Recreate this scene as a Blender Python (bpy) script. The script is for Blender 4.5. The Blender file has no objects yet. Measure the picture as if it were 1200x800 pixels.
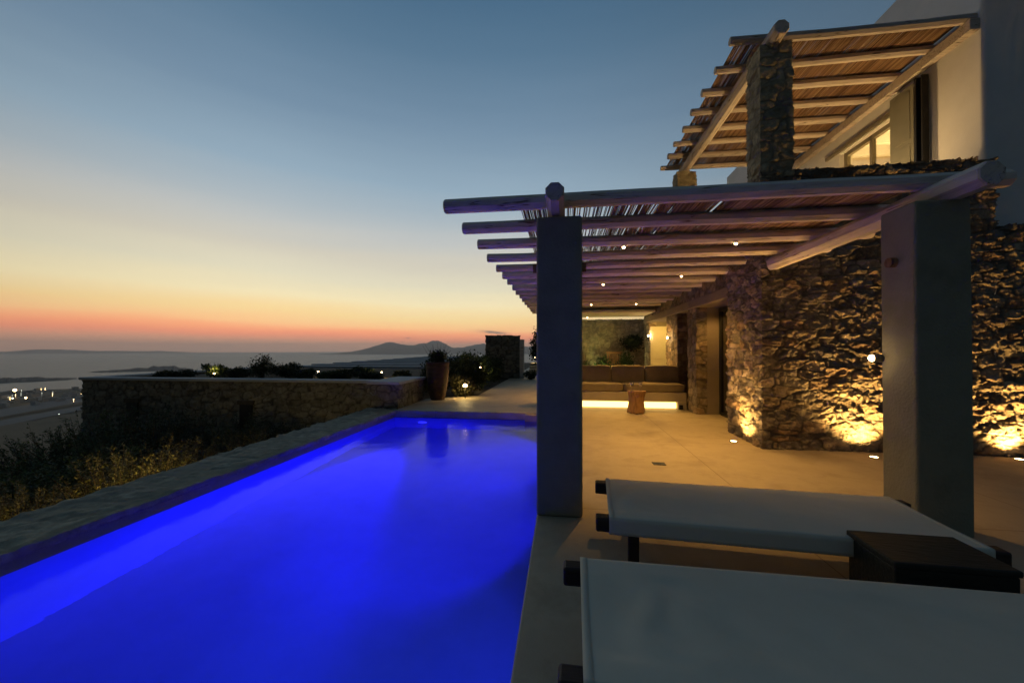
import bpy, bmesh, math, random
import numpy as np
from mathutils import Vector, Matrix

R = math.radians
random.seed(7)
sc = bpy.context.scene
col = sc.collection
PI = math.pi

# ------------------------------------------------------------------ helpers
def lin(r, g, b):
    f = lambda c: (c / 255 / 12.92) if c / 255 <= 0.04045 else ((c / 255 + 0.055) / 1.055) ** 2.4
    return (f(r), f(g), f(b), 1.0)

class MB:
    """collects geometry for ONE mesh object"""
    def __init__(s): s.v = []; s.f = []
    def add(s, vs, fs):
        k = len(s.v); s.v.extend([tuple(p) for p in vs]); s.f.extend([tuple(i + k for i in f) for f in fs]); return s
    def box(s, lo, hi, M=None):
        x0, y0, z0 = lo; x1, y1, z1 = hi
        vs = [Vector(p) for p in ((x0,y0,z0),(x1,y0,z0),(x1,y1,z0),(x0,y1,z0),(x0,y0,z1),(x1,y0,z1),(x1,y1,z1),(x0,y1,z1))]
        if M is not None: vs = [M @ p for p in vs]
        return s.add(vs, [(0,3,2,1),(4,5,6,7),(0,1,5,4),(1,2,6,5),(2,3,7,6),(3,0,4,7)])
    def tube(s, pts, radii, n=8, cap=True, phase=0.0):
        pts = [Vector(p) for p in pts]
        if not hasattr(radii, '__len__'): radii = [radii] * len(pts)
        rings = []
        for i, p in enumerate(pts):
            d = (pts[min(i+1, len(pts)-1)] - pts[max(i-1, 0)]).normalized()
            a = Vector((0,0,1)) if abs(d.z) < .9 else Vector((1,0,0))
            u = d.cross(a).normalized(); w = u.cross(d).normalized()
            rings.append([p + (u*math.cos(phase+2*PI*k/n) + w*math.sin(phase+2*PI*k/n))*radii[i] for k in range(n)])
        vs = [q for r in rings for q in r]; fs = []
        for i in range(len(rings)-1):
            for k in range(n):
                fs.append((i*n+k, i*n+(k+1)%n, (i+1)*n+(k+1)%n, (i+1)*n+k))
        if cap:
            fs.append(tuple(range(n))[::-1]); fs.append(tuple((len(rings)-1)*n+k for k in range(n)))
        return s.add(vs, fs)
    def lathe(s, prof, n=24, c=(0,0,0)):
        vs = []; fs = []
        for r, z in prof:
            for k in range(n): vs.append((c[0]+r*math.cos(2*PI*k/n), c[1]+r*math.sin(2*PI*k/n), c[2]+z))
        m = len(prof)
        for i in range(m-1):
            for k in range(n): fs.append((i*n+k, i*n+(k+1)%n, (i+1)*n+(k+1)%n, (i+1)*n+k))
        return s.add(vs, fs)
    def build(s, name, mat, parent=None, smooth=False, bevel=0, seg=2):
        me = bpy.data.meshes.new(name); me.from_pydata(s.v, [], s.f); me.update()
        o = link(name, me, mat, parent)
        if smooth:
            me.polygons.foreach_set('use_smooth', [True]*len(me.polygons))
        if bevel:
            b = o.modifiers.new('bevel', 'BEVEL'); b.width = bevel; b.segments = seg; b.limit_method = 'ANGLE'
        return o

def link(name, me, mat, parent=None):
    o = bpy.data.objects.new(name, me); col.objects.link(o)
    if mat is not None: me.materials.append(mat)
    if parent is not None:
        o.parent = parent
        o.matrix_parent_inverse = parent.matrix_basis.inverted()
    return o

def npmesh(name, V, F, mat, parent=None, smooth=True, attrs=None):
    me = bpy.data.meshes.new(name)
    V = np.asarray(V, dtype=np.float32); F = np.asarray(F, dtype=np.int32)
    me.vertices.add(len(V)); me.vertices.foreach_set('co', V.ravel())
    n, k = F.shape
    me.loops.add(n*k); me.loops.foreach_set('vertex_index', F.ravel())
    me.polygons.add(n); me.polygons.foreach_set('loop_start', np.arange(0, n*k, k, dtype=np.int32))
    me.polygons.foreach_set('loop_total', np.full(n, k, dtype=np.int32))
    if smooth: me.polygons.foreach_set('use_smooth', np.ones(n, dtype=bool))
    for an, a in (attrs or {}).items():
        at = me.attributes.new(an, 'FLOAT', 'POINT'); at.data.foreach_set('value', np.asarray(a, dtype=np.float32))
    me.update(calc_edges=True); me.validate()
    return link(name, me, mat, parent)

def empty(name, loc, label, cat, group=None, rz=0):
    o = bpy.data.objects.new(name, None); col.objects.link(o)
    o.location = loc; o.rotation_euler = (0,0,rz); o.empty_display_size = .1
    return tag(o, label, cat, group)
def tag(o, label, cat, group=None):
    o['label'] = label; o['category'] = cat
    if group: o['group'] = group
    return o
def struct(o, kind='structure'):
    o['kind'] = kind; return o
def dup(root, loc, rz=None, label=None):
    r = root.copy(); col.objects.link(r); r.location = loc
    if rz is not None: r.rotation_euler = (0,0,rz)
    if label: r['label'] = label
    for ch in list(root.children):
        c = ch.copy(); col.objects.link(c); c.parent = r
        for g in list(ch.children):
            d = g.copy(); col.objects.link(d); d.parent = c
    return r

# ------------------------------------------------------------------ numpy noise
def hash3(i, j, k, s):
    h = (i.astype(np.int64)*374761393 + j.astype(np.int64)*668265263 + k.astype(np.int64)*2147483647 + s*974634777) & 0xffffffff
    h = ((h ^ (h >> 13)) * 1274126177) & 0xffffffff
    h = ((h ^ (h >> 16)) * 2246822519) & 0xffffffff
    return ((h ^ (h >> 15)) & 0xffffff) / float(0xffffff)
def vnoise(P, s=0):
    I = np.floor(P).astype(np.int64); f = P - I; f = f*f*(3-2*f); out = 0
    for a in (0,1):
        for b in (0,1):
            for c in (0,1):
                w = (f[:,0] if a else 1-f[:,0])*(f[:,1] if b else 1-f[:,1])*(f[:,2] if c else 1-f[:,2])
                out = out + w*hash3(I[:,0]+a, I[:,1]+b, I[:,2]+c, s)
    return out
def fbm(P, o=4, s=0):
    out = 0; a = .5; t = 0
    for i in range(o):
        out = out + a*vnoise(P, s+i); t += a; a *= .5; P = P*2.03+7.1
    return out/t
def stones(P, cell, seed=0, jit=.42, warp=.10):
    """3-D cellular rubble pattern: (distance to the joint, stone random, tilt)"""
    c = np.array(cell)
    W = np.stack([vnoise(P*4+11, seed+50), vnoise(P*4+31, seed+51), vnoise(P*4+57, seed+52)], 1)-.5
    Q = (P + W*warp*np.array([1,1,.7]))/c
    row = np.floor(Q[:,2]); Q = Q.copy()
    I0 = np.floor(Q).astype(np.int64)
    F1 = np.full(len(P), 9.); F2 = np.full(len(P), 9.); idr = np.zeros(len(P)); D1 = np.zeros((len(P),3))
    for a in (-1,0,1):
        for b in (-1,0,1):
            for d in (-1,0,1):
                I = I0 + np.array([a,b,d])
                h = [hash3(I[:,0],I[:,1],I[:,2],seed+q) for q in range(4)]
                off = .5*(I[:,2] % 2)
                px = I[:,0]+.5+off-.25+(h[0]-.5)*2*jit; py = I[:,1]+.5+off-.25+(h[1]-.5)*2*jit; pz = I[:,2]+.5+(h[2]-.5)*1.5*jit
                D = np.stack([Q[:,0]-px, Q[:,1]-py, Q[:,2]-pz],1)
                A = np.abs(D); r = (A[:,0]**5+A[:,1]**5+A[:,2]**5)**(1/5)
                new = r < F1
                F2 = np.where(new, F1, np.minimum(F2, r)); idr = np.where(new, h[3], idr)
                D1 = np.where(new[:,None], D, D1); F1 = np.where(new, r, F1)
    return F2-F1, idr, D1

def stone_box(name, lo, hi, faces, res, mat, parent=None, cell=(.30,.30,.17), amp=.035, seed=0, rough=.012):
    lo = np.array(lo, float); hi = np.array(hi, float)
    nrm = {'x-':(0,-1),'x+':(0,1),'y-':(1,-1),'y+':(1,1),'z-':(2,-1),'z+':(2,1)}
    Vs=[]; Fs=[]; Ns=[]; base=0
    for fc in faces:
        ax, sg = nrm[fc]; u, v = [a for a in (0,1,2) if a != ax]
        nu = max(2, int(round((hi[u]-lo[u])/res))+1); nv = max(2, int(round((hi[v]-lo[v])/res))+1)
        U, Vv = np.meshgrid(np.linspace(lo[u],hi[u],nu), np.linspace(lo[v],hi[v],nv), indexing='ij')
        P = np.zeros((nu*nv,3)); P[:,u]=U.ravel(); P[:,v]=Vv.ravel(); P[:,ax]= hi[ax] if sg>0 else lo[ax]
        N = np.zeros_like(P); N[:,ax]=sg
        for f2 in faces:
            a2, s2 = nrm[f2]
            if a2 == ax: continue
            e = hi[a2] if s2>0 else lo[a2]
            N[np.abs(P[:,a2]-e)<1e-6, a2] = s2
        i = np.arange(nu*nv).reshape(nu,nv)
        q = np.stack([i[:-1,:-1].ravel(), i[1:,:-1].ravel(), i[1:,1:].ravel(), i[:-1,1:].ravel()],1)
        flip = (sg<0) ^ (ax==1)
        if flip: q = q[:,::-1]
        Vs.append(P); Ns.append(N); Fs.append(q+base); base += nu*nv
    P = np.concatenate(Vs); N = np.concatenate(Ns); F = np.concatenate(Fs)
    e, idr, D = stones(P, cell, seed)
    t = np.clip(e/.085, 0, 1); t = t*t*(3-2*t)
    h2 = hash3(np.floor(idr*9973), np.floor(idr*7919), np.floor(idr*5003), 3)
    h3 = hash3(np.floor(idr*5737), np.floor(idr*3331), np.floor(idr*1009), 4)
    tilt = (D[:,0]+D[:,1])*(h2-.5)*1.3 + D[:,2]*(h3-.5)*1.6
    n1 = fbm(P*np.array([10,10,14]), 4, seed+70)-.5; n2 = np.abs(fbm(P*34, 3, seed+80)-.5)*1.6-.35
    d = amp*(t*(.55+.75*(idr-.3)+.55*tilt) - .45) + (.35+.65*t)*n1*rough*4.2 + n2*rough*1.3
    V = P + N*d[:,None]
    return npmesh(name, V, F, mat, parent, True, {'stone': idr, 'joint': 1-np.clip(e/.10,0,1)})

# ------------------------------------------------------------------ materials
def newmat(name):
    m = bpy.data.materials.new(name); m.use_nodes = True
    nt = m.node_tree; b = nt.nodes['Principled BSDF']
    return m, nt, b
def N(nt, t, **kw):
    n = nt.nodes.new(t)
    for k, v in kw.items():
        if k in n.inputs.keys(): n.inputs[k].default_value = v
        else: setattr(n, k, v)
    return n
def ramp(nt, stops, fac):
    r = nt.nodes.new('ShaderNodeValToRGB'); el = r.color_ramp.elements
    while len(el) < len(stops): el.new(.5)
    for e, (p, c) in zip(el, stops): e.position = p; e.color = c if len(c)==4 else (*c,1)
    nt.links.new(fac, r.inputs[0]); return r.outputs[0]
def surf(name, c1, c2, scale=3, rough=.8, bump=.15, bscale=40, stretch=(1,1,1), detail=6, spec=.3, c3=None, bdist=.01):
    m, nt, b = newmat(name); L = nt.links
    tc = N(nt,'ShaderNodeTexCoord'); mp = N(nt,'ShaderNodeMapping'); mp.inputs['Scale'].default_value = stretch
    L.new(tc.outputs['Object'], mp.inputs['Vector'])
    n = N(nt,'ShaderNodeTexNoise', Scale=scale, Detail=detail, Roughness=.65); L.new(mp.outputs[0], n.inputs['Vector'])
    st = [(.3,c1),(.7,c2)] if c3 is None else [(.28,c1),(.5,c2),(.72,c3)]
    L.new(ramp(nt, st, n.outputs['Fac']), b.inputs['Base Color'])
    b.inputs['Roughness'].default_value = rough; b.inputs['Specular IOR Level'].default_value = spec
    n2 = N(nt,'ShaderNodeTexNoise', Scale=bscale, Detail=5); L.new(mp.outputs[0], n2.inputs['Vector'])
    bp = N(nt,'ShaderNodeBump', Strength=bump, Distance=bdist); L.new(n2.outputs['Fac'], bp.inputs['Height']); L.new(bp.outputs[0], b.inputs['Normal'])
    rr = N(nt,'ShaderNodeMapRange'); rr.inputs['To Min'].default_value = max(0,rough-.1); rr.inputs['To Max'].default_value = min(1,rough+.12)
    L.new(n.outputs['Fac'], rr.inputs['Value']); L.new(rr.outputs[0], b.inputs['Roughness'])
    return m
def stone_mat(name, tones, mortar, bump=.85):
    m, nt, b = newmat(name); L = nt.links
    at = N(nt,'ShaderNodeAttribute', attribute_name='stone'); jt = N(nt,'ShaderNodeAttribute', attribute_name='joint')
    tc = N(nt,'ShaderNodeTexCoord')
    n = N(nt,'ShaderNodeTexNoise', Scale=7., Detail=8., Roughness=.7); L.new(tc.outputs['Object'], n.inputs['Vector'])
    base = ramp(nt, [(i/(len(tones)-1), t) for i,t in enumerate(tones)], at.outputs['Fac'])
    mottle = ramp(nt, [(.3,(.48,.45,.42)),(.7,(1.3,1.27,1.2))], n.outputs['Fac'])
    mx = N(nt,'ShaderNodeMix', data_type='RGBA', blend_type='MULTIPLY'); mx.inputs[0].default_value = 1
    L.new(base, mx.inputs[6]); L.new(mottle, mx.inputs[7])
    m2 = N(nt,'ShaderNodeMix', data_type='RGBA'); L.new(jt.outputs['Fac'], m2.inputs[0]); L.new(mx.outputs[2], m2.inputs[6]); m2.inputs[7].default_value = (*mortar,1)
    L.new(m2.outputs[2], b.inputs['Base Color']); b.inputs['Roughness'].default_value = .93; b.inputs['Specular IOR Level'].default_value = .2
    n2 = N(nt,'ShaderNodeTexNoise', Scale=60., Detail=6., Roughness=.7); L.new(tc.outputs['Object'], n2.inputs['Vector'])
    bp = N(nt,'ShaderNodeBump', Strength=bump, Distance=.012); L.new(n2.outputs['Fac'], bp.inputs['Height']); L.new(bp.outputs[0], b.inputs['Normal'])
    return m
def emit(name, c, s):
    m, nt, b = newmat(name); b.inputs['Base Color'].default_value = (.8,.8,.8,1)
    b.inputs['Emission Color'].default_value = (*c,1); b.inputs['Emission Strength'].default_value = s
    return m
def leaf_mat(name, c1, c2, c3, scale=2.5):
    m = surf(name, c1, c3, scale=scale, rough=.6, bump=.0, c3=None, spec=.25)
    nt = m.node_tree; b = nt.nodes['Principled BSDF']; L = nt.links
    at = N(nt,'ShaderNodeAttribute', attribute_name='leaf')
    L.new(ramp(nt, [(0,c1),(.5,c2),(1,c3)], at.outputs['Fac']), b.inputs['Base Color'])
    b.inputs['Subsurface Weight'].default_value = 0
    return m

M = {}
M['stone'] = stone_mat('rubble_stone', [(.15,.12,.09),(.33,.28,.21),(.20,.18,.155),(.42,.35,.26),(.27,.19,.125),(.18,.165,.15),(.36,.28,.18)], (.11,.095,.08))
M['stone_lit'] = stone_mat('warm_lit_field_stone', [(.28,.25,.175),(.46,.42,.30),(.35,.31,.22),(.50,.44,.31),(.40,.34,.22)], (.22,.19,.13))  # warm light on the upper columns is put into these brighter, yellower tones
M['stone_dark'] = stone_mat('dark_field_stone', [(.13,.125,.095),(.22,.21,.165),(.165,.16,.13),(.25,.23,.175),(.19,.175,.14)], (.05,.046,.038))
M['coping'] = stone_mat('flat_coping_stone', [(.30,.28,.215),(.39,.36,.28),(.34,.31,.245),(.43,.39,.30)], (.25,.23,.175), bump=.9)
M['deck'] = surf('screed_deck', (.27,.215,.14), (.43,.355,.245), scale=.9, rough=.6, bump=.2, bscale=90, detail=12, c3=(.355,.29,.195))
def joints(m):
    nt=m.node_tree; L=nt.links; b=nt.nodes['Principled BSDF']; src=b.inputs['Base Color'].links[0].from_socket
    tc=N(nt,'ShaderNodeTexCoord'); sp=N(nt,'ShaderNodeSeparateXYZ'); L.new(tc.outputs['Object'],sp.inputs[0]); o=[]
    for ax,off,per in ((1,1.93,2.85),(0,.62,2.45)):
        a=N(nt,'ShaderNodeMath',operation='ADD'); a.inputs[1].default_value=off+100*per; L.new(sp.outputs[ax],a.inputs[0])
        f=N(nt,'ShaderNodeMath',operation='MODULO'); f.inputs[1].default_value=per; L.new(a.outputs[0],f.inputs[0])
        l=N(nt,'ShaderNodeMath',operation='LESS_THAN'); l.inputs[1].default_value=.007; L.new(f.outputs[0],l.inputs[0]); o.append(l.outputs[0])
    x=N(nt,'ShaderNodeMath',operation='MAXIMUM'); L.new(o[0],x.inputs[0]); L.new(o[1],x.inputs[1])
    n=N(nt,'ShaderNodeTexNoise',Scale=2.3,Detail=9.,Roughness=.7); L.new(tc.outputs['Object'],n.inputs['Vector'])
    st=ramp(nt,[(.34,(.86,.85,.83)),(.46,(1,1,1)),(.64,(1,1,1)),(.76,(1.07,1.065,1.05))],n.outputs['Fac'])
    y=N(nt,'ShaderNodeMix',data_type='RGBA',blend_type='MULTIPLY'); y.inputs[0].default_value=1; L.new(src,y.inputs[6]); L.new(st,y.inputs[7])
    z=N(nt,'ShaderNodeMix',data_type='RGBA'); L.new(x.outputs[0],z.inputs[0]); L.new(y.outputs[2],z.inputs[6]); z.inputs[7].default_value=(.16,.125,.08,1)
    L.new(z.outputs[2],b.inputs['Base Color'])
joints(M['deck'])
M['wood'] = surf('pale_timber', (.40,.345,.295), (.68,.60,.52), scale=5, rough=.75, bump=.35, bscale=14, stretch=(.35,4,4), c3=(.58,.51,.44))
def cracks(m):
    nt=m.node_tree; L=nt.links; b=nt.nodes['Principled BSDF']; src=b.inputs['Base Color'].links[0].from_socket
    tc=N(nt,'ShaderNodeTexCoord'); mp=N(nt,'ShaderNodeMapping'); mp.inputs['Scale'].default_value=(.55,11,11); L.new(tc.outputs['Object'],mp.inputs['Vector'])
    n=N(nt,'ShaderNodeTexNoise', Scale=1.6, Detail=3.); L.new(mp.outputs[0],n.inputs['Vector'])
    oi=N(nt,'ShaderNodeObjectInfo'); L.new(oi.outputs['Random'],mp.inputs['Rotation'])
    f=ramp(nt,[(.485,(1,1,1)),(.498,(.25,.2,.16)),(.506,(.25,.2,.16)),(.52,(1,1,1))],n.outputs['Fac'])
    k=N(nt,'ShaderNodeTexNoise', Scale=2.2, Detail=2.); L.new(tc.outputs['Object'],k.inputs['Vector'])
    kk=ramp(nt,[(.5,(0,0,0)),(.56,(1,1,1))],k.outputs['Fac'])
    x=N(nt,'ShaderNodeMix',data_type='RGBA',blend_type='MULTIPLY'); L.new(kk,x.inputs[0]); L.new(src,x.inputs[6]); L.new(f,x.inputs[7])
    y=N(nt,'ShaderNodeMix',data_type='RGBA',blend_type='MULTIPLY'); y.inputs[0].default_value=1; L.new(x.outputs[2],y.inputs[6]); L.new(ramp(nt,[(0,(.82,.8,.78)),(1,(1.08,1.06,1.03))],oi.outputs['Random']),y.inputs[7])
    L.new(y.outputs[2],b.inputs['Base Color'])
cracks(M['wood'])
M['wood_dark'] = surf('dark_timber', (.018,.011,.008), (.05,.03,.02), scale=5, rough=.5, bump=.3, bscale=16, stretch=(.5,5,5))
M['box_wood'] = surf('stained_block', (.007,.008,.006), (.024,.025,.018), scale=4, rough=.55, bump=.5, bscale=12, stretch=(1,4,4), c3=(.014,.0145,.011))
M['plaster_grey'] = surf('grey_render', (.20,.188,.125), (.28,.265,.185), scale=1.6, rough=.9, bump=.75, bscale=45, detail=9, c3=(.24,.227,.155))
M['white'] = surf('white_render', (.68,.67,.64), (.78,.77,.74), scale=1.2, rough=.9, bump=.2, bscale=60)
M['cream'] = surf('cream_plaster', (.52,.46,.36), (.60,.54,.43), scale=1.5, rough=.85, bump=.15, bscale=80)
M['taupe'] = surf('taupe_plaster', (.22,.18,.13), (.28,.23,.165), scale=2, rough=.8, bump=.2, bscale=70)
M['lintel'] = surf('cast_lintel', (.19,.15,.105), (.27,.215,.15), scale=4, rough=.8, bump=.3, bscale=30, stretch=(3,.4,3))
M['shutter'] = surf('painted_shutter', (.20,.195,.145), (.24,.235,.18), scale=3, rough=.55, bump=.1, bscale=90)
M['frame'] = surf('window_frame_paint', (.17,.15,.10), (.23,.20,.135), scale=4, rough=.5, bump=.05)
M['frame_dark'] = surf('dark_metal_frame', (.014,.014,.013), (.026,.025,.022), scale=4, rough=.4, bump=.05)
M['reed'] = surf('reed', (.20,.11,.06), (.38,.25,.145), scale=9, rough=.8, bump=.1, bscale=30, stretch=(12,.5,12), c3=(.24,.135,.075))
M['reed'] = leaf_mat('reed_stem', (.11,.058,.028), (.27,.155,.08), (.46,.31,.175))
M['fabric'] = surf('sling_fabric', (.60,.555,.43), (.66,.62,.49), scale=2, rough=.9, bump=.25, bscale=500, spec=.15)
M['cushion'] = surf('cushion_cloth', (.25,.205,.135), (.32,.265,.18), scale=6, rough=.95, bump=.3, bscale=300, spec=.1)
M['bench'] = surf('bench_plaster', (.42,.37,.29), (.50,.44,.35), scale=2, rough=.85, bump=.15, bscale=90)
M['pool_tile'] = surf('pool_plaster', (.55,.57,.62), (.66,.68,.72), scale=1.2, rough=.8, bump=.05, bscale=20)
M['terracotta'] = surf('terracotta', (.048,.026,.017), (.09,.05,.031), scale=5, rough=.85, bump=.3, bscale=50)
M['stump'] = surf('stump_wood', (.10,.05,.025), (.32,.18,.09), scale=5, rough=.75, bump=.5, bscale=14, stretch=(3,3,.6), c3=(.20,.10,.05))
M['soil'] = surf('dry_soil', (.045,.036,.024), (.10,.08,.052), scale=3, rough=1, bump=.6, bscale=25, bdist=.05)
M['metal'] = surf('brushed_metal', (.25,.24,.22), (.35,.34,.32), scale=8, rough=.35, bump=.05)
M['metal'].node_tree.nodes['Principled BSDF'].inputs['Metallic'].default_value = 1
M['bark'] = surf('bark', (.03,.022,.015), (.07,.05,.035), scale=12, rough=.95, bump=.6, bscale=30, stretch=(3,3,.6))
M['leaf_dark'] = leaf_mat('leaf_dark', (.010,.016,.006), (.022,.036,.012), (.045,.060,.022))
M['leaf_olive'] = leaf_mat('leaf_olive', (.035,.035,.014), (.075,.070,.028), (.13,.115,.05))
M['leaf_yellow'] = leaf_mat('leaf_yellow', (.045,.05,.014), (.12,.115,.036), (.25,.22,.08))
M['leaf_green'] = leaf_mat('leaf_green', (.02,.035,.010), (.04,.07,.02), (.08,.115,.035))
M['neigh'] = surf('grey_boards', (.32,.33,.33), (.44,.45,.45), scale=3, rough=.8, bump=.2, stretch=(.3,3,3))
M['warm'] = emit('warm_lamp', (1,.66,.30), 45)
M['warm_soft'] = emit('warm_lamp_soft', (1,.62,.24), 9)
M['led'] = emit('led_tape', (1,.66,.20), 3.6)
M['lens'] = emit('uplight_lens', (1,.66,.30), 30)
M['blue'] = emit('blue_lens', (.05,.05,1.0), 1.6)
M['town_light'] = emit('town_light', (1,.66,.28), 14)
M['town_white'] = emit('town_white_light', (.95,1,.8), 3)
M['plain_wall'] = surf('far_house_wall', (.22,.21,.19), (.5,.48,.44), scale=2, rough=.9, bump=0)

def glass_mat(name, tint=(.85,.85,.82), rough=.02):
    m, nt, b = newmat(name); L = nt.links
    nt.nodes.remove(b); out = nt.nodes['Material Output']
    t = N(nt,'ShaderNodeBsdfTransparent'); t.inputs[0].default_value = (*tint,1)
    g = N(nt,'ShaderNodeBsdfGlossy'); g.inputs['Roughness'].default_value = rough
    lw = N(nt,'ShaderNodeLayerWeight', Blend=.5); pw = N(nt,'ShaderNodeMath', operation='POWER'); pw.inputs[1].default_value = 4.; L.new(lw.outputs['Facing'], pw.inputs[0])
    fr = N(nt,'ShaderNodeMath', operation='MULTIPLY_ADD'); fr.inputs[1].default_value = .8; fr.inputs[2].default_value = .045; L.new(pw.outputs[0], fr.inputs[0])
    mx = N(nt,'ShaderNodeMixShader')
    L.new(fr.outputs[0], mx.inputs[0]); L.new(t.outputs[0], mx.inputs[1]); L.new(g.outputs[0], mx.inputs[2]); L.new(mx.outputs[0], out.inputs[0])
    return m
M['glass'] = glass_mat('pane_glass')
def water_mat():
    m, nt, b = newmat('pool_water_surface'); L = nt.links
    nt.nodes.remove(b); out = nt.nodes['Material Output']
    tc = N(nt,'ShaderNodeTexCoord'); n = N(nt,'ShaderNodeTexNoise', Scale=2.6, Detail=3.); L.new(tc.outputs['Object'], n.inputs['Vector'])
    bp = N(nt,'ShaderNodeBump', Strength=.18, Distance=.05); L.new(n.outputs['Fac'], bp.inputs['Height'])
    rf = N(nt,'ShaderNodeBsdfRefraction', IOR=1.33, Roughness=.08); rf.inputs['Color'].default_value=(.42,.50,1,1); L.new(bp.outputs[0], rf.inputs['Normal'])
    g = N(nt,'ShaderNodeBsdfGlossy', Roughness=.13); L.new(bp.outputs[0], g.inputs['Normal'])
    fr = N(nt,'ShaderNodeFresnel', IOR=1.11); mx = N(nt,'ShaderNodeMixShader')
    L.new(fr.outputs[0], mx.inputs[0]); L.new(rf.outputs[0], mx.inputs[1]); L.new(g.outputs[0], mx.inputs[2]); L.new(mx.outputs[0], out.inputs[0])
    return m
M['water'] = water_mat()

# ------------------------------------------------------------------ camera
F_PX = 460.0; PSI = math.atan(60/F_PX)
PITCH = R(.6)
cam_d = bpy.data.cameras.new('camera'); cam = bpy.data.objects.new('camera', cam_d); col.objects.link(cam)
cam.location = (0,0,1.5); cam.rotation_euler = (PI/2+PITCH, 0, PSI)
cam_d.sensor_width = 36; cam_d.lens = 36*F_PX/1200
cam_d.shift_y = (9 - F_PX*math.tan(PITCH))/1200
cam_d.clip_start = .05; cam_d.clip_end = 200000
sc.camera = cam

# ------------------------------------------------------------------ sky
w = bpy.data.worlds.new('World'); sc.world = w; w.use_nodes = True
nt = w.node_tree; L = nt.links; bg = nt.nodes['Background']
tc = N(nt,'ShaderNodeTexCoord'); sp = N(nt,'ShaderNodeSeparateXYZ'); L.new(tc.outputs['Generated'], sp.inputs[0])
def mth(op, a, b=None, **k):
    n = nt.nodes.new('ShaderNodeMath'); n.operation = op
    for i, x in enumerate((a,b)):
        if x is None: continue
        if isinstance(x,(int,float)): n.inputs[i].default_value = x
        else: L.new(x, n.inputs[i])
    for kk,v in k.items(): setattr(n,kk,v)
    return n.outputs[0]
el = mth('MULTIPLY', mth('ARCSINE', sp.outputs[2]), 180/PI)         # elevation in degrees
az = mth('MULTIPLY', mth('ARCTAN2', sp.outputs[0], sp.outputs[1]), 180/PI)  # 0 = along the pool, negative = left
wob = N(nt,'ShaderNodeTexNoise', Scale=2.5, Detail=3.); mpw = N(nt,'ShaderNodeMapping'); mpw.inputs['Scale'].default_value=(1,1,14)
L.new(tc.outputs['Generated'], mpw.inputs[0]); L.new(mpw.outputs[0], wob.inputs['Vector'])
elw = mth('ADD', el, mth('MULTIPLY', mth('SUBTRACT', wob.outputs['Fac'], .5), 1.6))
lf = N(nt,'ShaderNodeMapRange', interpolation_type='SMOOTHSTEP'); lf.inputs['From Min'].default_value=-14; lf.inputs['From Max'].default_value=-56
lf.inputs['To Min'].default_value=0.; lf.inputs['To Max'].default_value=.65; L.new(az, lf.inputs['Value'])
elp = mth('MAXIMUM', elw, 0)
kst = mth('ADD', mth('MULTIPLY', lf.outputs[0], mth('EXPONENT', mth('DIVIDE', elp, -7.5))), 1)
fac = mth('DIVIDE', mth('DIVIDE', elp, kst), 60, use_clamp=True)
def deg(d): return d/60
def sl(r,g,b,k=1.0):
    c=lin(r,g,b); return (c[0]*k,c[1]*k,c[2]*k,1)
west = ramp(nt, [(deg(0),sl(215,160,130,1.2)),(deg(.7),sl(225,158,124,1.3)),(deg(1.4),sl(242,148,110,1.4)),(deg(1.95),sl(252,160,112,1.4)),(deg(2.75),sl(254,194,134,1.3)),(deg(4.05),sl(255,220,154,1.14)),
                 (deg(6),sl(253,236,189,1.06)),(deg(8.6),sl(232,224,195,1.04)),(deg(11.8),sl(214,208,191,1.03)),(deg(14.9),sl(192,195,193,1.06)),(deg(17.9),sl(168,181,189,1.08)),(deg(21.8),sl(145,168,185,1.08)),
                 (deg(29),sl(116,142,165,1.05)),(deg(37),sl(88,119,145,1.03)),(deg(46),sl(60,96,126)),(deg(60),sl(42,72,100))], fac)
east = ramp(nt, [(deg(0),lin(46,48,50)),(deg(10),lin(52,56,58)),(deg(30),lin(50,68,84)),(deg(60),lin(42,64,84))], fac)
daz = mth('ABSOLUTE', mth('ADD', az, 24))
wf = N(nt,'ShaderNodeMapRange', interpolation_type='SMOOTHSTEP'); wf.inputs['From Min'].default_value=12; wf.inputs['From Max'].default_value=100
L.new(daz, wf.inputs['Value'])
mx = N(nt,'ShaderNodeMix', data_type='RGBA'); L.new(wf.outputs[0], mx.inputs[0]); L.new(west, mx.inputs[6]); L.new(east, mx.inputs[7])
# small dark cloud streaks low over the hills
def streak(a0, e0, wa, we, s):
    x = mth('DIVIDE', mth('SUBTRACT', az, a0), wa); y = mth('DIVIDE', mth('SUBTRACT', mth('ADD', el, mth('MULTIPLY', mth('SUBTRACT', az, a0), s)), e0), we)
    r2 = mth('ADD', mth('MULTIPLY', x, x), mth('MULTIPLY', y, y))
    return mth('EXPONENT', mth('MULTIPLY', r2, -1))
cn = N(nt,'ShaderNodeTexNoise', Scale=60., Detail=4.); L.new(tc.outputs['Generated'], cn.inputs['Vector'])
cs = mth('MULTIPLY', mth('ADD', streak(-10.2,2.45,1.9,.22,.10), mth('ADD', streak(-22.3,1.55,.35,.13,0), mth('MULTIPLY', streak(-16,.9,3.5,.12,0), .0))), mth('MULTIPLY', cn.outputs['Fac'], 1.7), use_clamp=True)
mc = N(nt,'ShaderNodeMix', data_type='RGBA'); L.new(cs, mc.inputs[0]); L.new(mx.outputs[2], mc.inputs[6]); mc.inputs[7].default_value = lin(120,112,112)
L.new(mc.outputs[2], bg.inputs['Color']); bg.inputs['Strength'].default_value = 1.0

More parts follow.
